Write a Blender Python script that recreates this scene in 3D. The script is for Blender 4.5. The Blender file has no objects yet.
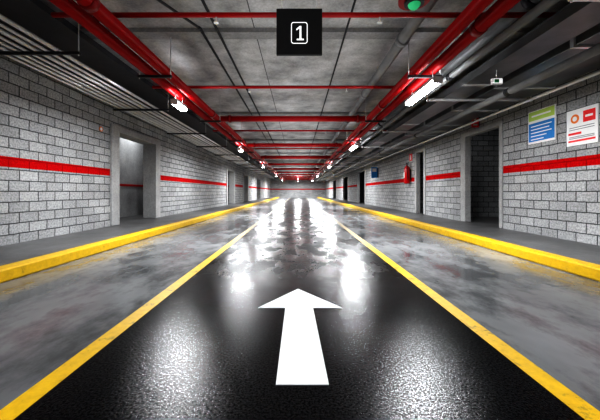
import bpy, bmesh, math, random
from mathutils import Vector, Matrix
random.seed(4)
S = bpy.context.scene
COL = S.collection
try:
    S.view_settings.view_transform = 'Standard'
    S.view_settings.look = 'None'
except Exception: pass
try: S.view_settings.look = 'High Contrast'
except Exception as ex: print('look', ex)

LW, RW = -4.7, 4.8          # side wall planes
CH = 3.6                    # ceiling height
Y0, Y1 = -8.0, 52.0
SW = 0.15                   # sidewalk height
LC, RC = -3.24, 3.34        # curb faces

# ------------------------------------------------------------ materials
def newmat(name):
    m = bpy.data.materials.new(name); m.use_nodes = True
    nt = m.node_tree
    return m, nt, nt.nodes, nt.links, nt.nodes['Principled BSDF']
def mth(N, L, op, a, b=None, c=None, clamp=False):
    n = N.new('ShaderNodeMath'); n.operation = op; n.use_clamp = clamp
    for i, v in enumerate((a, b, c)):
        if v is None: continue
        if isinstance(v, (int, float)): n.inputs[i].default_value = v
        else: L.new(v, n.inputs[i])
    return n.outputs[0]
def ramp(N, L, src, stops):
    r = N.new('ShaderNodeValToRGB'); cr = r.color_ramp
    while len(cr.elements) < len(stops): cr.elements.new(0.5)
    for e, (p, c) in zip(cr.elements, stops):
        e.position = p
        e.color = (c, c, c, 1) if isinstance(c, (int, float)) else (*c, 1)
    L.new(src, r.inputs[0]); return r.outputs[0]
def noise(N, L, vec, scale, detail=4, rough=.55):
    n = N.new('ShaderNodeTexNoise'); n.inputs['Scale'].default_value = scale
    n.inputs['Detail'].default_value = detail; n.inputs['Roughness'].default_value = rough
    L.new(vec, n.inputs['Vector']); return n.outputs['Fac']
def mix(N, L, fac, a, b, mode='MIX'):
    n = N.new('ShaderNodeMix'); n.data_type = 'RGBA'; n.blend_type = mode
    for i, v in ((0, fac), (6, a), (7, b)):
        s = n.inputs[i]
        if isinstance(v, (int, float)): s.default_value = v if i == 0 else (v, v, v, 1)
        elif isinstance(v, tuple): s.default_value = (*v, 1)
        else: L.new(v, s)
    return n.outputs[2]
def bump(N, L, h, strength, dist, nrm=None):
    b = N.new('ShaderNodeBump'); b.inputs['Strength'].default_value = strength
    b.inputs['Distance'].default_value = dist; L.new(h, b.inputs['Height'])
    if nrm: L.new(nrm, b.inputs['Normal'])
    return b.outputs[0]

def simple(name, col, rough=.5, metal=0, var=.15, scale=6, bs=.1, em=0, spec=.5):
    m, nt, N, L, P = newmat(name)
    tc = N.new('ShaderNodeTexCoord').outputs['Object']
    f = noise(N, L, tc, scale)
    c = tuple(min(1, x*(1-var)) for x in col); d = tuple(min(1, x*(1+var)) for x in col)
    L.new(ramp(N, L, f, [(.3, c), (.7, d)]), P.inputs['Base Color'])
    P.inputs['Roughness'].default_value = rough; P.inputs['Metallic'].default_value = metal
    P.inputs['Specular IOR Level'].default_value = spec
    if em:
        P.inputs['Emission Color'].default_value = (*col, 1); P.inputs['Emission Strength'].default_value = em
    if bs: L.new(bump(N, L, noise(N, L, tc, scale*12), bs, .005), P.inputs['Normal'])
    return m
def emis(name, col, st):
    m, nt, N, L, P = newmat(name)
    P.inputs['Base Color'].default_value = (*col, 1)
    P.inputs['Emission Color'].default_value = (*col, 1)
    P.inputs['Emission Strength'].default_value = st
    return m

def wallmat(name, stripe, bright=1.0):
    m, nt, N, L, P = newmat(name)
    g = N.new('ShaderNodeNewGeometry').outputs['Position']
    sp = N.new('ShaderNodeSeparateXYZ'); L.new(g, sp.inputs[0])
    x, y, z = sp.outputs
    u = mth(N, L, 'ADD', x, y)
    wob = noise(N, L, g, 5, 3)
    wobz = mth(N, L, 'MULTIPLY_ADD', wob, .020, mth(N, L, 'ADD', z, .042))
    wobu = mth(N, L, 'MULTIPLY_ADD', noise(N, L, g, 7, 2), .022, u)
    cb = N.new('ShaderNodeCombineXYZ'); L.new(wobu, cb.inputs[0]); L.new(wobz, cb.inputs[1])
    b = N.new('ShaderNodeTexBrick'); L.new(cb.outputs[0], b.inputs['Vector'])
    b.inputs['Scale'].default_value = 1; b.inputs['Brick Width'].default_value = .37
    b.inputs['Row Height'].default_value = .177; b.inputs['Mortar Size'].default_value = .010
    b.inputs['Mortar Smooth'].default_value = .4; b.inputs['Bias'].default_value = 0
    k = bright
    b.inputs['Color1'].default_value = (.37*k, .375*k, .38*k, 1)
    b.inputs['Color2'].default_value = (.50*k, .505*k, .51*k, 1)
    b.inputs['Mortar'].default_value = (.08*k, .08*k, .083*k, 1)
    fine = noise(N, L, g, 30, 8, .75)
    big = noise(N, L, g, 1.1, 4)
    c = mix(N, L, 1.0, b.outputs['Color'], ramp(N, L, fine, [(.36, .48), (.60, 1.15)]), 'MULTIPLY')
    c = mix(N, L, 1.0, c, ramp(N, L, big, [(.3, .8), (.7, 1.05)]), 'MULTIPLY')
    if stripe:
        d = mth(N, L, 'ABSOLUTE', mth(N, L, 'SUBTRACT', z, stripe))
        msk = mth(N, L, 'LESS_THAN', d, .085)
        red = mix(N, L, 1.0, (.52, .003, .006), ramp(N, L, fine, [(.36, .6), (.62, 1.1)]), 'MULTIPLY')
        red = mix(N, L, mth(N, L, 'MULTIPLY', b.outputs['Fac'], .5), red, (.16, .002, .004))
        c = mix(N, L, msk, c, red)
        L.new(mth(N, L, 'MULTIPLY_ADD', msk, -.3, .35), P.inputs['Specular IOR Level'])
    L.new(c, P.inputs['Base Color']); P.inputs['Roughness'].default_value = .8
    h = mth(N, L, 'MULTIPLY_ADD', fine, .5, mth(N, L, 'SUBTRACT', 1, b.outputs['Fac']))
    L.new(bump(N, L, h, .9, .02), P.inputs['Normal'])
    return m

def floormat():
    m, nt, N, L, P = newmat('wet_floor')
    g = N.new('ShaderNodeNewGeometry').outputs['Position']
    sp = N.new('ShaderNodeSeparateXYZ'); L.new(g, sp.inputs[0]); x, y, z = sp.outputs
    ax = mth(N, L, 'ABSOLUTE', x)
    edge = noise(N, L, g, 6, 4)
    axw = mth(N, L, 'MULTIPLY_ADD', mth(N, L, 'SUBTRACT', edge, .5), .03, ax)
    cen = mth(N, L, 'LESS_THAN', axw, 1.30)
    st = N.new('ShaderNodeMapping'); st.inputs['Scale'].default_value = (1.0, .50, 1)
    st.inputs['Location'].default_value = (3.3, 1.7, 0)
    L.new(g, st.inputs['Vector']); sv = st.outputs[0]
    patch = noise(N, L, sv, 2.0, 6, .60)
    patch2 = noise(N, L, sv, .7, 5, .6)
    dryn = noise(N, L, sv, 2.6, 8, .70)
    fine = noise(N, L, g, 85, 2, .6)
    far = mth(N, L, 'MULTIPLY', mth(N, L, 'SUBTRACT', y, 2.6), .6, clamp=True)
    dry = mth(N, L, 'MULTIPLY', ramp(N, L, dryn, [(.45, 0.0), (.54, 1.0)]), far)
    stain = noise(N, L, sv, 2.4, 8, .7)
    conc = ramp(N, L, patch2, [(.32, (.10, .103, .107)), (.5, (.18, .185, .19)), (.7, (.27, .275, .28))])
    conc = mix(N, L, 1.0, conc, ramp(N, L, stain, [(.38, .50), (.55, 1.08)]), 'MULTIPLY')
    asp = ramp(N, L, fine, [(.45, (.0015, .0015, .002)), (.7, (.010, .010, .011))])
    L.new(mix(N, L, cen, conc, asp), P.inputs['Base Color'])
    rc = mth(N, L, 'MULTIPLY_ADD', ramp(N, L, stain, [(.40, 0.0), (.56, 1.0)]), .16, .10)
    pud = mth(N, L, 'MULTIPLY', ramp(N, L, patch, [(.46, 0.0), (.64, 1.0)]), far)
    ra = mth(N, L, 'MULTIPLY_ADD', pud, -.05, .20)
    ra = mth(N, L, 'MULTIPLY_ADD', dry, .14, ra)
    rr = N.new('ShaderNodeMix'); rr.data_type = 'FLOAT'
    L.new(cen, rr.inputs[0]); L.new(rc, rr.inputs[2]); L.new(ra, rr.inputs[3])
    L.new(rr.outputs[0], P.inputs['Roughness'])
    grain = ramp(N, L, fine, [(.38, .05), (.68, .38)])
    sa = mix(N, L, far, grain, (.62, .62, .62))
    sa = mix(N, L, dry, sa, (.10, .10, .10))
    sc = ramp(N, L, stain, [(.40, .55), (.56, .22)])
    L.new(mix(N, L, cen, sc, sa), P.inputs['Specular IOR Level'])
    amp = mth(N, L, 'MULTIPLY_ADD', mth(N, L, 'MULTIPLY', cen, mth(N, L, 'MULTIPLY_ADD', pud, -.7, 1)), .97, .03)
    hh = mth(N, L, 'MULTIPLY', fine, amp)
    L.new(bump(N, L, hh, .36, .005), P.inputs['Normal'])
    return m

def concmat(name, lo, hi, rough=.8, seams=False):
    m, nt, N, L, P = newmat(name)
    g = N.new('ShaderNodeNewGeometry').outputs['Position']
    f = noise(N, L, g, 1.4, 6, .65)
    c = ramp(N, L, f, [(.3, lo), (.7, hi)])
    c = mix(N, L, 1.0, c, ramp(N, L, noise(N, L, g, 25, 5, .7), [(.3, .75), (.7, 1.1)]), 'MULTIPLY')
    if seams:
        sp = N.new('ShaderNodeSeparateXYZ'); L.new(g, sp.inputs[0]); x, y, z = sp.outputs
        fy = mth(N, L, 'FRACT', mth(N, L, 'DIVIDE', mth(N, L, 'ADD', y, 20.2), 2.5))
        fx = mth(N, L, 'FRACT', mth(N, L, 'DIVIDE', mth(N, L, 'ADD', x, 20.7), 2.5))
        j = mth(N, L, 'MAXIMUM', mth(N, L, 'LESS_THAN', fy, .006), mth(N, L, 'LESS_THAN', fx, .006))
        c = mix(N, L, j, c, (.10, .10, .10))
    L.new(c, P.inputs['Base Color']); P.inputs['Roughness'].default_value = rough
    P.inputs['Specular IOR Level'].default_value = .2
    L.new(bump(N, L, noise(N, L, g, 30, 5), .35, .01), P.inputs['Normal'])
    return m

M_WL = wallmat('concrete_block_left', 1.49)
M_WR = wallmat('concrete_block_right', 1.52)
M_WB = wallmat('concrete_block_plain', None, .8)
M_FLOOR = floormat()
M_CEIL = concmat('ceiling_concrete', .26, .70, .95, seams=True)
M_BEAM = concmat('beam_concrete', .24, .42, .95)
M_FRAME = concmat('frame_concrete', .32, .50)
M_SIDE = concmat('sidewalk_concrete', .08, .17, rough=.38)
def yellowmat(name, rough, fade):
    m, nt, N, L, P = newmat(name)
    g = N.new('ShaderNodeNewGeometry').outputs['Position']
    f = noise(N, L, g, 14, 6, .7)
    c = ramp(N, L, f, [(.27, (.34, .20, .004)), (.38, (.66, .40, .004)), (.7, (.82, .52, .006))])
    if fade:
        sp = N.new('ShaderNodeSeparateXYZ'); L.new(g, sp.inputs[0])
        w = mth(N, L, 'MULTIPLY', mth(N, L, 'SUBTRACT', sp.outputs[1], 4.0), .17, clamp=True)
        c = mix(N, L, mth(N, L, 'MULTIPLY', w, .88), c, (.07, .068, .055))  # line colour greys steadily with distance down the lane
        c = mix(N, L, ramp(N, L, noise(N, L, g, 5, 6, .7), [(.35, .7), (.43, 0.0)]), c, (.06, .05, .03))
    L.new(c, P.inputs['Base Color'])
    P.inputs['Roughness'].default_value = rough
    L.new(bump(N, L, noise(N, L, g, 80, 3), .2, .004), P.inputs['Normal'])
    return m
M_CURB = yellowmat('yellow_curb_paint', .45, False)
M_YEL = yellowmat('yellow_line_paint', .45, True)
M_WHITE_P = simple('white_road_paint', (.92, .93, .94), .5, 0, .04, 14, .12)
M_RED = simple('red_pipe_paint', (.44, .002, .006), .30, .0, .10, 3, .02, 0, .4)
M_REDC = simple('red_coupling_paint', (.27, .002, .005), .35, 0, .15, 8, .05, 0, .35)
M_STEEL = simple('galvanised_steel', (.92, .93, .94), .26, .5, .08, 5, .02)
M_DSTEEL = simple('dark_steel', (.035, .035, .04), .5, .3, .2, 5, .05)
M_DUCT = simple('grey_duct_metal', (.15, .155, .16), .33, .7, .3, 2.0, .04)
M_GPIPE = simple('grey_pipe_plastic', (.26, .265, .27), .3, 0, .12, 4, .02)
M_BLACK = simple('black_sign_plate', (.004, .004, .005), .5, 0, .1, 4, 0)
M_WHITE = simple('white_sign_paint', (.85, .85, .85), .5, 0, .03, 4, 0)
M_GLOW = simple('glow_sign_white', (.85, .85, .85), .5, 0, .03, 4, 0, .7)  # white paint given a glow to lift the dimly lit numeral
M_LAMPW = simple('white_lamp_housing', (.7, .7, .7), .4, 0, .05, 4, 0)
M_BLUE = simple('blue_sign_paint', (.01, .22, .60), .4, 0, .06, 4, 0)
M_LIME = simple('lime_sign_paint', (.50, .68, .14), .4, 0, .06, 4, 0)
M_SGREEN = simple('green_sign_paint', (.03, .45, .16), .4, 0, .06, 4, 0)
M_SRED = simple('red_sign_paint', (.80, .02, .02), .4, 0, .06, 4, 0)
M_ORANGE = simple('orange_sign_paint', (.85, .22, .02), .4, 0, .06, 4, 0)
M_GREY = simple('grey_sign_print', (.25, .25, .27), .5, 0, .05, 4, 0)
M_TUBE = emis('lit_fluorescent_tube', (.95, .975, 1.0), 32)
M_GREEN = emis('lit_green_lens', (.05, .6, .25), .25)

# ------------------------------------------------------------ mesh helpers
def bm_box(bm, a, b):
    v = [bm.verts.new((x, y, z)) for x in (a[0], b[0]) for y in (a[1], b[1]) for z in (a[2], b[2])]
    for f in ((0,1,3,2),(4,6,7,5),(0,4,5,1),(2,3,7,6),(0,2,6,4),(1,5,7,3)):
        bm.faces.new([v[i] for i in f])
def bm_cyl(bm, p, q, r, seg=16, r2=None, cap=True):
    p, q = Vector(p), Vector(q); d = q-p
    rot = d.to_track_quat('Z', 'Y').to_matrix().to_4x4()
    bmesh.ops.create_cone(bm, cap_ends=cap, segments=seg, radius1=r, radius2=r if r2 is None else r2,
        depth=d.length, matrix=Matrix.Translation((p+q)/2) @ rot)
def finish(name, bm, mat, parent=None, smooth=False, bevel=0, loc=None):
    bmesh.ops.recalc_face_normals(bm, faces=bm.faces)
    me = bpy.data.meshes.new(name); bm.to_mesh(me); bm.free()
    me.materials.append(mat)
    if smooth:
        for f in me.polygons: f.use_smooth = len(f.vertices) == 4
    ob = bpy.data.objects.new(name, me); COL.objects.link(ob)
    if parent: ob.parent = parent
    if loc: ob.location = loc
    if bevel:
        md = ob.modifiers.new('Bevel', 'BEVEL'); md.width = bevel; md.segments = 2; md.limit_method = 'ANGLE'
    return ob
def box(name, a, b, mat, parent=None, bevel=0, loc=None):
    bm = bmesh.new(); bm_box(bm, a, b); return finish(name, bm, mat, parent, False, bevel, loc)
def cyl(name, p, q, r, mat, parent=None, seg=18, r2=None, loc=None):
    bm = bmesh.new(); bm_cyl(bm, p, q, r, seg, r2); return finish(name, bm, mat, parent, True, 0, loc)
def empty(name, loc):
    e = bpy.data.objects.new(name, None); e.empty_display_size = .1; COL.objects.link(e); e.location = loc; return e
def tag(o, label, cat, group=None):
    o['label'] = label; o['category'] = cat
    if group: o['group'] = group
    return o
def struct(o): o['kind'] = 'structure'; return o
def dup(root, loc, **kw):
    n = root.copy(); COL.objects.link(n); n.location = loc
    def rec(src, dst):
        for c in list(src.children):
            k = c.copy(); COL.objects.link(k); k.parent = dst; rec(c, k)
    rec(root, n); return n

# ------------------------------------------------------------ shell
OUT = 7.4
struct(box('floor', (-OUT, Y0, -.2), (OUT, Y1, 0), M_FLOOR))
struct(box('ceiling', (-OUT, Y0, CH), (OUT, Y1, CH+.2), M_CEIL))
struct(box('wall_front', (-OUT, Y1, -.2), (OUT, Y1+.2, CH+.2), M_WL))
struct(box('wall_back', (-OUT, Y0-.2, -.2), (OUT, Y0, CH+.2), M_WB))
Lop = [(7.8, 9.85, 2.58), (19.9, 22.0, 2.5), (25.8, 28.0, 2.5), (34.5, 37.5, 2.5)]
Rop = [(7.1, 8.6, 2.6), (11.4, 12.15, 2.6), (21.5, 24.0, 2.55), (29, 32.0, 2.5), (38, 41, 2.5)]
LT, RT = .37, .14
def wall(name, xi, sgn, ops, mat, t):
    bm = bmesh.new(); a, b = sorted((xi, xi+sgn*t)); y = Y0
    for (s, e, h) in ops:
        bm_box(bm, (a, y, 0), (b, s, CH)); bm_box(bm, (a, s, h), (b, e, CH)); y = e
    bm_box(bm, (a, y, 0), (b, Y1, CH))
    struct(finish(name, bm, mat))
wall('wall_left', LW, -1, Lop, M_WL, LT)
wall('wall_right', RW, 1, Rop, M_WR, RT)
struct(box('wall_left_outer', (-OUT-.2, Y0, -.2), (-OUT+.0, Y1, CH+.2), M_WL))
struct(box('wall_right_outer', (OUT, Y0, -.2), (OUT+.2, Y1, CH+.2), M_WB))
bm = bmesh.new()
for y in (6.6, 14.0, 24.0, 31.0): bm_box(bm, (-OUT, y, 0), (LW-LT, y+.2, CH))
struct(finish('wall_left_partition', bm, M_WL))
struct(box('wall_left_recess', (-6.1, 6.8, 0), (-5.95, 14.0, CH), M_FRAME))
struct(box('trim_8', (-5.95, 6.8, 1.20), (-5.93, 14.0, 1.27), M_RED))
bm = bmesh.new()
for y in (6.3, 10.4, 13.2, 26.5, 35): bm_box(bm, (RW+RT, y, 0), (OUT, y+.2, CH))
struct(finish('wall_right_partition', bm, M_WB))

# concrete door frames
def frame(n, xi, sgn, s, e, h, wj, wl, proj=.05, depth=.37, wf=None):
    wf = wf or wj
    a, b = sorted((xi-sgn*proj, xi+sgn*depth))
    bm = bmesh.new()
    bm_box(bm, (a, s-wj, SW), (b, s+.03, h+wl)); bm_box(bm, (a, e-.03, SW), (b, e+wf, h+wl))
    bm_box(bm, (a, s+.03, h-.03), (b, e-.03, h+wl))
    struct(finish('trim_%d' % n, bm, M_FRAME, bevel=.01))
frame(1, LW, -1, 7.8, 9.85, 2.58, .3, .14)
frame(2, LW, -1, 19.9, 22.0, 2.5, .2, .1)
frame(3, LW, -1, 25.8, 28.0, 2.5, .2, .1)
frame(4, RW, 1, 7.1, 8.6, 2.6, .08, .10, .03, RT, .22)
frame(5, RW, 1, 11.4, 12.15, 2.6, .14, .1, .03, RT)
frame(6, RW, 1, 21.5, 24.0, 2.55, .2, .1, .03, RT)

# sidewalks and curbs
struct(box('floor_left', (-OUT, Y0, 0), (LW, Y1, SW-.004), M_SIDE))
struct(box('floor_right', (RW, Y0, 0), (OUT, Y1, SW-.004), M_SIDE))
tag(box('sidewalk', (LW, Y0, 0), (LC-.2, Y1, SW-.004), M_SIDE), 'raised grey concrete sidewalk along a block wall', 'sidewalk', 'garage sidewalks')
tag(box('sidewalk', (RC+.2, Y0, 0), (RW, Y1, SW-.004), M_SIDE), 'raised grey concrete sidewalk below the wall signs', 'sidewalk', 'garage sidewalks')
tag(box('curb', (LC-.2, Y0, 0), (LC, Y1, SW), M_CURB, bevel=.02), 'long yellow-painted concrete curb edging the sidewalk', 'curb', 'yellow curbs')
tag(box('curb', (RC, Y0, 0), (RC+.2, Y1, SW), M_CURB, bevel=.02), 'long yellow-painted curb on the side with signs', 'curb', 'yellow curbs')
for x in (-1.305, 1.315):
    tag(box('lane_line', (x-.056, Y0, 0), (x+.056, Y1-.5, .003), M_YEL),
        'worn yellow painted line, greyer with distance, between black and grey paving', 'road marking', 'yellow lane lines')
# arrow
bm = bmesh.new()
def fy(py): return 300.0/(py-192)
yb, yh, yt = fy(385), fy(308), fy(289)
pts = [(-.13+.015, yb), (.145+.015, yb), (.13, yh), (.375, yh), (.0, yt), (-.345, yh), (-.11, yh)]
lo = [bm.verts.new((x, y, 0)) for x, y in pts]; hi = [bm.verts.new((x, y, .004)) for x, y in pts]
bm.faces.new(hi); bm.faces.new(lo[::-1])
for i in range(len(pts)):
    j = (i+1) % len(pts); bm.faces.new((lo[i], lo[j], hi[j], hi[i]))
tag(finish('arrow_marking', bm, M_WHITE_P), 'white painted straight-ahead arrow on black wet paving', 'road marking')

# ------------------------------------------------------------ red mains
PZ = 3.0
def main_pipe(x, z, r, mat, name, label, cat, group, y0=Y0+.1, y1=Y1-.1, step=3.0, ph=.7, cm=None, cr=1.28):
    e = empty(name, (x, y0, z))
    cyl('pipe_body', (0, 0, 0), (0, y1-y0, 0), r, mat, e, 24)
    y = ph
    while step and y < y1-y0:
        bm = bmesh.new(); bm_cyl(bm, (0, y, 0), (0, y+.10, 0), r*cr, 20)
        finish('coupling', bm, cm or M_REDC, e, True); y += step
    return tag(e, label, cat, group)
RG = 'red fire main pipes'
for i, x in enumerate((-2.47, -2.20)):
    main_pipe(x, PZ, .082, M_RED, 'fire_main_pipe', 'thick glossy red fire main running along the ceiling', 'pipe', RG, ph=.7+1.3*i, step=4.5, cr=1.15)
for i, x in enumerate((1.93, 2.20)):
    main_pipe(x, PZ, .082, M_RED, 'fire_main_pipe', 'thick glossy red fire main running along the ceiling', 'pipe', RG, ph=1.2+1.3*i, step=4.5, cr=1.15)
main_pipe(1.62, 3.36, .085, M_GPIPE, 'drain_pipe', 'grey drain pipe beside the red mains', 'pipe', None, step=2.6, ph=2.1, cm=M_GPIPE, cr=1.22)
main_pipe(-1.25, 3.509, .02, M_DSTEEL, 'cable_conduit', 'thin dark conduit clipped below concrete ceiling', 'pipe', None, step=0)
main_pipe(.75, 3.514, .015, M_DSTEEL, 'cable_conduit', 'thin dark conduit clipped below concrete ceiling', 'pipe', None, step=0)
main_pipe(2.62, 2.985, .055, M_GPIPE, 'drain_pipe', 'grey round pipe between red mains and cable tray', 'pipe', None, step=4, ph=1, cm=M_DSTEEL, cr=1.15)
main_pipe(2.86, 3.36, .10, M_GPIPE, 'drain_pipe', 'thick grey pipe close under the concrete ceiling', 'pipe', None, step=3.3, ph=1.6, cm=M_DSTEEL, cr=1.2)
def poly_pipe(name, pts, r, mat, label):
    o = Vector(pts[0]); e = empty(name, o)
    bm = bmesh.new(); P = [Vector(p)-o for p in pts]
    for a, b in zip(P, P[1:]): bm_cyl(bm, a, b, r, 18)
    finish('pipe_body', bm, mat, e, True)
    for a, p, b in zip(P, P[1:], P[2:]):
        bm = bmesh.new()
        bmesh.ops.create_uvsphere(bm, u_segments=16, v_segments=10, radius=r*1.12, matrix=Matrix.Translation(p))
        for q in (a, b):
            d = (q-p).normalized(); bm_cyl(bm, p+d*r*.5, p+d*r*2.2, r*1.2, 18)
        finish('elbow', bm, mat, e, True)
    return tag(e, label, 'pipe')
poly_pipe('cable_conduit', ((-2.8, 1.8, 3.505), (-1.5, 4.6, 3.505), (-1.5, 16, 3.505)), .02, M_DSTEEL, 'thin dark conduit bending diagonally across the ceiling')
def branch_thin(y, xa=-3.0, xb=3.38):
    e = empty('sprinkler_branch_pipe', (0, y, 3.165))
    cyl('pipe_body', (xa, 0, 0), (xb, 0, 0), .03, M_RED, e, 14)
    for x in (-2.47, 2.20):
        cyl('riser', (x, 0, -.084), (x, 0, .0), .036, M_REDC, e, 12)
    for x in (-1.0, 1.0, 3.3):
        bm = bmesh.new(); bm_cyl(bm, (x, 0, -.09), (x, 0, 0), .012, 10); bm_cyl(bm, (x, 0, -.1), (x, 0, -.09), .032, 12)
        finish('sprinkler_head', bm, M_STEEL, e)
    return tag(e, 'thin red sprinkler branch pipe crossing under the ceiling', 'pipe', 'red sprinkler branch pipes')
b0 = branch_thin(3.67)
def cross_thick(y):
    e = empty('cross_main_pipe', (0, y, PZ))
    cyl('pipe_body', (-2.119, 0, 0), (1.849, 0, 0), .078, M_RED, e, 20)
    for x in (-1.90, 1.60):
        cyl('flange', (x, 0, 0), (x+.07, 0, 0), .10, M_REDC, e, 18)
    return tag(e, 'thick red cross pipe joining the two mains', 'pipe', 'red cross main pipes')
c0 = cross_thick(8.2)
for y in (-3.0, 6.2): dup(b0, (0, y, 3.165))
y = 10.6; k = 0
while y < 50:
    if k % 2: dup(c0, (0, y, PZ))
    else: dup(b0, (0, y, 3.165))
    k += 1; y += 2.2
CG = 'galvanised conduits over the sidewalk'
for i, (x, r) in enumerate(((-4.52, .024), (-4.38, .030), (-4.23, .022), (-4.09, .022), (-3.94, .032), (-3.78, .022), (-3.62, .03))):
    main_pipe(x, 3.10+r*1.15, r, M_STEEL, 'cable_conduit', 'galvanised steel conduit in a parallel bank', 'pipe', CG, step=6, ph=1+.9*i, cm=M_STEEL, cr=1.15)
# dark cable tray above the conduits
e = empty('cable_tray', (-3.97, Y0+.1, 3.36))
bm = bmesh.new(); L2 = Y1-Y0-.2
bm_box(bm, (-.66, 0, 0), (.66, L2, .012)); bm_box(bm, (-.66, 0, .012), (-.64, L2, .10)); bm_box(bm, (.64, 0, .012), (.66, L2, .10))
finish('tray_body', bm, M_DSTEEL, e)
for x in (-.4, -.2, .1, .35): cyl('cable', (x, 0, .045), (x, L2, .045), .03, M_DSTEEL, e, 8)
tag(e, 'wide dark cable tray above the silver conduit bank', 'cable tray')
# duct
e = empty('ventilation_duct', (4.02, Y0+.1, 3.10))
bm = bmesh.new(); bm_box(bm, (-.50, 0, -.24), (.50, Y1-Y0-.2, .24)); finish('duct_body', bm, M_DUCT, e, bevel=.008)
y = 1.2
while y < Y1-Y0-1:
    bm = bmesh.new()
    for a, b in (((-.53, -.265), (.53, -.238)), ((-.53, .238), (.53, .265)), ((-.53, -.238), (-.50, .238)), ((.50, -.238), (.53, .238))):
        bm_box(bm, (a[0], y, a[1]), (b[0], y+.05, b[1]))
    finish('duct_flange', bm, M_STEEL, e); y += 1.5
tag(e, 'long rectangular grey sheet-metal ventilation duct under the ceiling', 'duct')
# closed cable tray
LEN = Y1-Y0-.2
e = empty('cable_tray', (3.06, Y0+.1, 2.835))
bm = bmesh.new()
bm_box(bm, (-.22, 0, 0), (.22, LEN, .015)); bm_box(bm, (-.22, 0, .015), (-.205, LEN, .13)); bm_box(bm, (.205, 0, .015), (.22, LEN, .13))
bm_box(bm, (-.23, 0, .115), (-.22, LEN, .13)); bm_box(bm, (.22, 0, .115), (.23, LEN, .13))
finish('tray_body', bm, M_DUCT, e)
for x in (-.14, -.06, .03, .11):
    cyl('cable', (x, 0, .04), (x, LEN, .04), .025, M_DSTEEL, e, 8)
yy = 1.0
while yy < LEN:
    box('tray_joint', (-.235, yy, -.006), (.235, yy+.09, 0), M_STEEL, e); yy += 3
tag(e, 'dark solid-bottomed cable tray running beside the duct', 'cable tray')
# chunky pipe strapped under the duct hangers
main_pipe(3.62, 2.788-.06*1.12, .06, M_GPIPE, 'drain_pipe', 'grey pipe strapped below the duct hangers', 'pipe', None, step=4, ph=1, cm=M_DSTEEL, cr=1.12)
main_pipe(4.40, 2.788-.03*1.15, .03, M_STEEL, 'cable_conduit', 'silver conduit strapped below the duct hangers', 'pipe', None, step=5, ph=2, cm=M_STEEL, cr=1.15)
# hangers
def hanger(name, x0, x1, zt, y, label, group, mat=M_DSTEEL):
    e = empty(name, ((x0+x1)/2, y, zt)); w = (x1-x0)/2
    box('support_bar', (-w, -.02, -.04), (w, .02, 0), mat, e)
    for s in (-1, 1):
        cyl('threaded_rod', (s*(w-.02), 0, -.06), (s*(w-.02), 0, CH-zt), .009, M_STEEL, e, 8)
    return tag(e, label, 'pipe hanger', group)
def row(h, start, step, z):
    y = start
    while y < Y1-1: dup(h, (h.location.x, y, z)); y += step
for args in (('pipe_hanger', -2.61, -2.06, PZ-.095, 1.8, 'trapeze hanger carrying red mains', 'hangers for red mains'),
             ('pipe_hanger', 1.79, 2.34, PZ-.095, 1.8, 'trapeze hanger carrying red mains', 'hangers for red mains'),
             ('pipe_hanger', -4.67, -3.27, 3.10, 1.4, 'wide trapeze hanger carrying the conduit bank', 'hangers for conduit bank'),
             ('pipe_hanger', 2.53, 4.60, 2.829, 2.8, 'wide trapeze hanger below duct and cable tray', 'hangers for duct')):
    h = hanger(*args, mat=M_STEEL if args[1] > 2 else M_DSTEEL); row(h, args[4]+3.1, 3.1, args[3])
n = 10
y = 4.75
while y < 50:
    struct(box('trim_%d' % n, (LW, y, CH-.07), (RW, y+.22, CH), M_BEAM)); n += 1; y += 5.0

# ------------------------------------------------------------ fluorescent lamps
LZ = 2.68
def lamp(y, x):
    e = empty('fluorescent_lamp', (x, y, LZ))
    bm = bmesh.new()
    bm_box(bm, (-.07, -.62, .032), (.07, .62, .08))
    bm_box(bm, (-.07, -.64, -.03), (.07, -.615, .08)); bm_box(bm, (-.07, .615, -.03), (.07, .64, .08))
    finish('lamp_housing', bm, M_LAMPW, e, bevel=.004)
    for s in (-.036, .036):
        cyl('lamp_tube', (s, -.61, 0), (s, .61, 0), .027, M_TUBE, e, 12)
    for s in (-.45, .45):
        cyl('hanging_rod', (0, s, .08), (0, s, PZ-.085-LZ), .007, M_STEEL, e, 8)
    tag(e, 'twin-tube fluorescent batten lit white, hung under red pipes', 'lamp', 'fluorescent ceiling lamps')
    return e
def light(x, y, z, p, sx, sy, up=False):
    ld = bpy.data.lights.new('lamp_or_fill_light', 'AREA'); ld.shape = 'RECTANGLE'; ld.size = sx; ld.size_y = sy
    ld.energy = p; ld.color = (.95, .975, 1.0)
    o = bpy.data.objects.new('lamp_or_fill_light', ld); COL.objects.link(o); o.location = (x, y, z)
    if up: o.rotation_euler = (math.pi, 0, 0)
    return o
l0 = None
for y, k in ((-5.9, .35), (-.6, .5), (5.15, 1.1), (11.4, 1.35), (20, 2.1), (32, 3.0), (44, 3.4)):
    for x in (-2.34, 2.12):
        yy = y+.75 if x < 0 and 0 < y < 15 else y
        if l0 is None: l0 = lamp(yy, x); o = l0
        else: o = dup(l0, (x, yy, LZ))
        sy = .95
        if x < 0 and y > 0:
            sy = .38 if y < 15 else .5
            o['label'] = 'short lit fluorescent batten hung under red pipes'
        o.scale.y = sy
        light(x, yy, LZ-.035, 125*k, .16, 1.2*sy)
        light(x, yy, LZ+.09, 3*k, .16, 1.2*sy, up=True)
for y in (39, 48.5):
    o = dup(l0, (0, y, LZ)); o['label'] = 'lit fluorescent batten hung over the lane'
    light(0, y, LZ-.035, 340, .16, 1.2); light(0, y, LZ+.09, 25, .16, 1.2, up=True)
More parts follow.
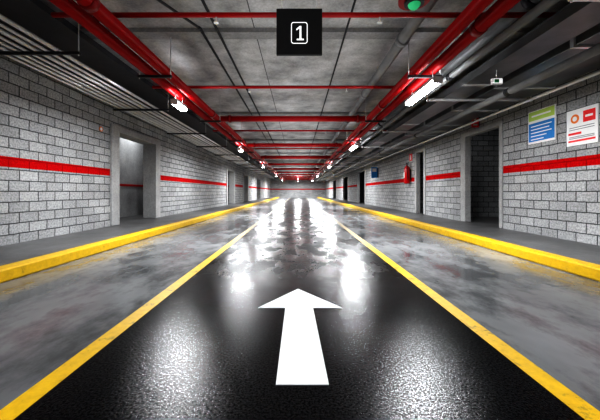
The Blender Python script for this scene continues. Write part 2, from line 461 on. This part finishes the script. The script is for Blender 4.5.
# soft fill lights added without fixtures, brightening the slab from below
for y, sy, p in ((1.5, 7, 25), (9.5, 8, 32), (20, 12, 52), (36, 18, 88)):
    light(-.1, y, 2.45, p, 2.4, sy, up=True)
def added_room_lamp(x, y, p, label):  # lamp body and light added out of view to brighten the side rooms
    e = empty('fill_room_lamp', (x, y, CH))
    cyl('lamp_base', (0, 0, -.03), (0, 0, 0), .13, M_LAMPW, e, 24)
    bm = bmesh.new(); bmesh.ops.create_uvsphere(bm, u_segments=20, v_segments=12, radius=.1, matrix=Matrix.Translation((0, 0, -.03)))
    bmesh.ops.delete(bm, geom=[v for v in bm.verts if v.co.z > -.025], context='VERTS'); finish('lamp_globe', bm, M_LAMPW, e, True)
    tag(e, label, 'lamp')
    light(x, y, CH-.15, p, .2, .2)
added_room_lamp(-5.5, 10.5, 24, 'unseen round ceiling lamp added to light the side vestibule')
added_room_lamp(6.1, 8.8, 5, 'unseen round ceiling lamp added to light the doorway room')

# ------------------------------------------------------------ hanging number sign
e = empty('hanging_sign', (.015, 3.45, 2.57))
box('sign_plate', (-.262, -.02, 0), (.262, .02, .53), M_BLACK, e, bevel=.006)
for s in (-.2, .2): cyl('hanging_rod', (s, 0, .53), (s, 0, CH-2.57), .006, M_STEEL, e, 8)
def rr(w, h, r, n=6):
    P = []
    for cx, cz, a0 in ((w-r, h-r, 0), (-w+r, h-r, 90), (-w+r, -h+r, 180), (w-r, -h+r, 270)):
        for i in range(n+1):
            a = math.radians(a0+90*i/n); P.append((cx+r*math.cos(a), cz+r*math.sin(a)))
    return P
ZC = .248
bm = bmesh.new(); A = rr(.095, .124, .030); B = rr(.085, .114, .022)
va = [bm.verts.new((x, -.0225, z+ZC)) for x, z in A]; vb = [bm.verts.new((x, -.0225, z+ZC)) for x, z in B]
for i in range(len(A)):
    j = (i+1) % len(A); bm.faces.new((va[i], va[j], vb[j], vb[i]))
finish('sign_border', bm, M_GLOW, e)
bm = bmesh.new()
P = [(.002, -.078), (.024, -.078), (.024, .080), (.004, .080), (-.034, .048), (-.034, .026), (.002, .050)]
bm.faces.new([bm.verts.new((x, -.0225, z+ZC)) for x, z in P]); bm_box(bm, (-.030, -.0235, ZC-.084), (.052, -.0215, ZC-.066))
finish('sign_numeral', bm, M_GLOW, e)
tag(e, 'square black hanging sign with white numeral 1 in frame', 'sign')

# ------------------------------------------------------------ wall signs
def wsign(name, yc, zc, w, h, base, pieces, label):
    e = empty(name, (RW, yc, zc-h/2))
    box('sign_plate', (-.02, -w/2, 0), (0, w/2, h), base, e, bevel=.003)
    for nm, mat, (u0, u1, v0, v1) in pieces:
        box(nm, (-.023, w/2-u1*w, v0*h), (-.0201, w/2-u0*w, v1*h), mat, e)
    return tag(e, label, 'sign')
pc = [('header_panel', M_LIME, (.03, .97, .70, .97)), ('blue_panel', M_BLUE, (.03, .97, .06, .62))]
s = wsign('wall_sign', 5.90, 2.31, .66, .66, M_WHITE, pc, 'blue and white notice with yellow-green header on wall')
def disc(name, parent, x, yc, zc, r, mat, seg=28):
    return cyl(name, (x, yc, zc), (x-.003, yc, zc), r, mat, parent, seg)
for i, (u0, u1, v) in enumerate(((.12, .88, .52), (.12, .80, .42), (.12, .88, .32), (.12, .7, .22), (.12, .6, .12))):
    box('printed_line', (-.026, .33-u1*.66, v*.66-.01), (-.0231, .33-u0*.66, v*.66+.01), M_WHITE, s)
box('printed_line', (-.026, .33-.85*.66, .81*.66), (-.0231, .33-.15*.66, .86*.66), M_WHITE, s)
pc = [('red_panel', M_SRED, (.56, .93, .60, .90)), ('red_band', M_SRED, (.07, .5, .30, .36)), ('red_band', M_SRED, (.07, .93, .10, .15))]
H2 = .62
s2 = wsign('wall_sign', 5.06, 2.11, .56, H2, M_WHITE, pc, 'white notice with orange disc and red panel')
disc('orange_disc', s2, -.020, .28-.29*.56, .74*H2, .078, M_ORANGE)
disc('disc_centre', s2, -.023, .28-.29*.56, .74*H2, .042, M_WHITE)
for i, v in enumerate((.50, .44, .24, .2)):
    box('printed_line', (-.023, .28-.9*.56, v*H2-.006), (-.0201, .28-.1*.56, v*H2+.006), M_GREY, s2)
box('printed_line', (-.026, .28-.86*.56, .72*H2), (-.0231, .28-.63*.56, .78*H2), M_WHITE, s2)
e = empty('fire_equipment_sign', (RW, 7.95, 2.71))
box('sign_plate', (-.20, -.008, 0), (-.015, .008, .34), M_SRED, e, bevel=.002); box('wall_bracket', (-.015, -.025, .03), (0, .025, .31), M_DSTEEL, e)
box('white_symbol', (-.165, -.011, .05), (-.05, -.0081, .09), M_WHITE, e); box('white_symbol', (-.135, -.011, .13), (-.08, -.0081, .28), M_WHITE, e)
tag(e, 'small red fire equipment sign above the doorway', 'sign')
e = empty('projecting_sign', (RW, 18.0, 1.85))
box('sign_plate', (-.40, -.01, 0), (-.04, .01, .64), M_BLUE, e); box('wall_bracket', (-.04, -.03, .05), (0, .03, .59), M_DSTEEL, e)
box('white_panel', (-.34, -.013, .36), (-.10, -.0101, .56), M_WHITE, e)
tag(e, 'blue projecting wall sign with white panel', 'sign')
e = empty('disc_label', (LW, 7.15, 2.5))
cyl('disc_plate', (0, 0, 0), (.012, 0, 0), .06, M_ORANGE, e, 24); cyl('disc_centre', (.012, 0, 0), (.015, 0, 0), .035, M_WHITE, e, 24)
tag(e, 'small round orange label on block wall near portal', 'sign')

# ------------------------------------------------------------ fire extinguisher
e = empty('fire_extinguisher', (RW-.17, 12.75, 1.36)); FS = 1.2
bm = bmesh.new()
prof = [(0, 0), (.085, 0), (.10, .02), (.10, .50), (.09, .56), (.055, .61), (.03, .63), (.03, .66), (0, .66)]
seg = 24; rings = []
for r, z in prof:
    rings.append([bm.verts.new((r*math.cos(2*math.pi*i/seg), r*math.sin(2*math.pi*i/seg), z)) for i in range(seg)] if r else [bm.verts.new((0, 0, z))])
for a, b in zip(rings, rings[1:]):
    for i in range(seg):
        j = (i+1) % seg
        if len(a) == 1: bm.faces.new((a[0], b[j], b[i]))
        elif len(b) == 1: bm.faces.new((a[i], a[j], b[0]))
        else: bm.faces.new((a[i], a[j], b[j], b[i]))
finish('cylinder_body', bm, M_RED, e, True)
bm = bmesh.new(); bm_box(bm, (-.02, -.13, .66), (.02, .05, .685)); bm_box(bm, (-.02, -.15, .71), (.02, .05, .73)); bm_box(bm, (-.025, 0, .65), (.025, .05, .74))
finish('valve_handle', bm, M_DSTEEL, e)
hp = [Vector(p) for p in ((0, -.03, .67), (-.03, -.10, .64), (-.05, -.15, .55), (-.05, -.16, .40), (-.04, -.145, .26), (-.02, -.12, .12))]
bm = bmesh.new()
for a, b in zip(hp, hp[1:]): bm_cyl(bm, a, b, .012, 10)
finish('hose', bm, M_BLACK, e, True)
box('label_plate', (-.104, -.04, .2), (-.098, .04, .4), M_WHITE, e)
box('wall_bracket', (.09, -.03, .15), (.1415, .03, .5), M_DSTEEL, e)
e.scale = (FS, FS, FS)
tag(e, 'red fire extinguisher mounted on the block wall', 'fire extinguisher')
e = empty('fire_equipment_sign', (RW, 12.75, 2.32))
box('sign_plate', (-.012, -.15, 0), (0, .15, .3), M_SRED, e); box('white_symbol', (-.015, -.05, .06), (-.0121, .05, .24), M_WHITE, e)
tag(e, 'red square sign above the fire extinguisher', 'sign')

# ------------------------------------------------------------ alarm beacon, emergency light
e = empty('alarm_beacon', (1.22, 3.15, 2.95))
cyl('beacon_base', (0, 0, .05), (0, 0, .12), .16, M_REDC, e, 28)
cyl('beacon_collar', (0, 0, .02), (0, 0, .05), .10, M_DSTEEL, e, 24)
bm = bmesh.new(); bmesh.ops.create_uvsphere(bm, u_segments=24, v_segments=12, radius=.065, matrix=Matrix.Translation((0, 0, .03)))
bmesh.ops.delete(bm, geom=[v for v in bm.verts if v.co.z > .035], context='VERTS'); finish('beacon_lens', bm, M_GREEN, e, True)
cyl('hanging_rod', (0, 0, .12), (0, 0, CH-2.95), .012, M_STEEL, e, 10)
tag(e, 'round dark red ceiling beacon with small green lens', 'alarm beacon')
e = empty('emergency_light', (2.98, 4.5, 2.61))
box('light_housing', (-.075, -.03, 0), (.075, .03, .09), M_LAMPW, e, bevel=.006)
box('light_lens', (-.065, -.034, .01), (.065, -.0301, .08), M_GLOW, e); cyl('hanging_rod', (0, 0, .09), (0, 0, .225), .008, M_STEEL, e, 8)
box('green_mark', (-.055, -.037, .02), (.015, -.0341, .07), M_SGREEN, e)
tag(e, 'small white and green emergency light box below tray', 'emergency light')

# ------------------------------------------------------------ world, camera
w = bpy.data.worlds.new('World'); S.world = w; w.use_nodes = True
w.node_tree.nodes['Background'].inputs[0].default_value = (.5, .55, .6, 1)
w.node_tree.nodes['Background'].inputs[1].default_value = .02
cd = bpy.data.cameras.new('Camera'); cam = bpy.data.objects.new('Camera', cd); COL.objects.link(cam)
cam.location = (0, 0, 1.0); cam.rotation_euler = (math.pi/2, 0, 0)
cd.sensor_width = 36; cd.lens = 18; cd.shift_x = 2/600; cd.shift_y = -18/600
cd.clip_start = .05; cd.clip_end = 200
S.camera = cam
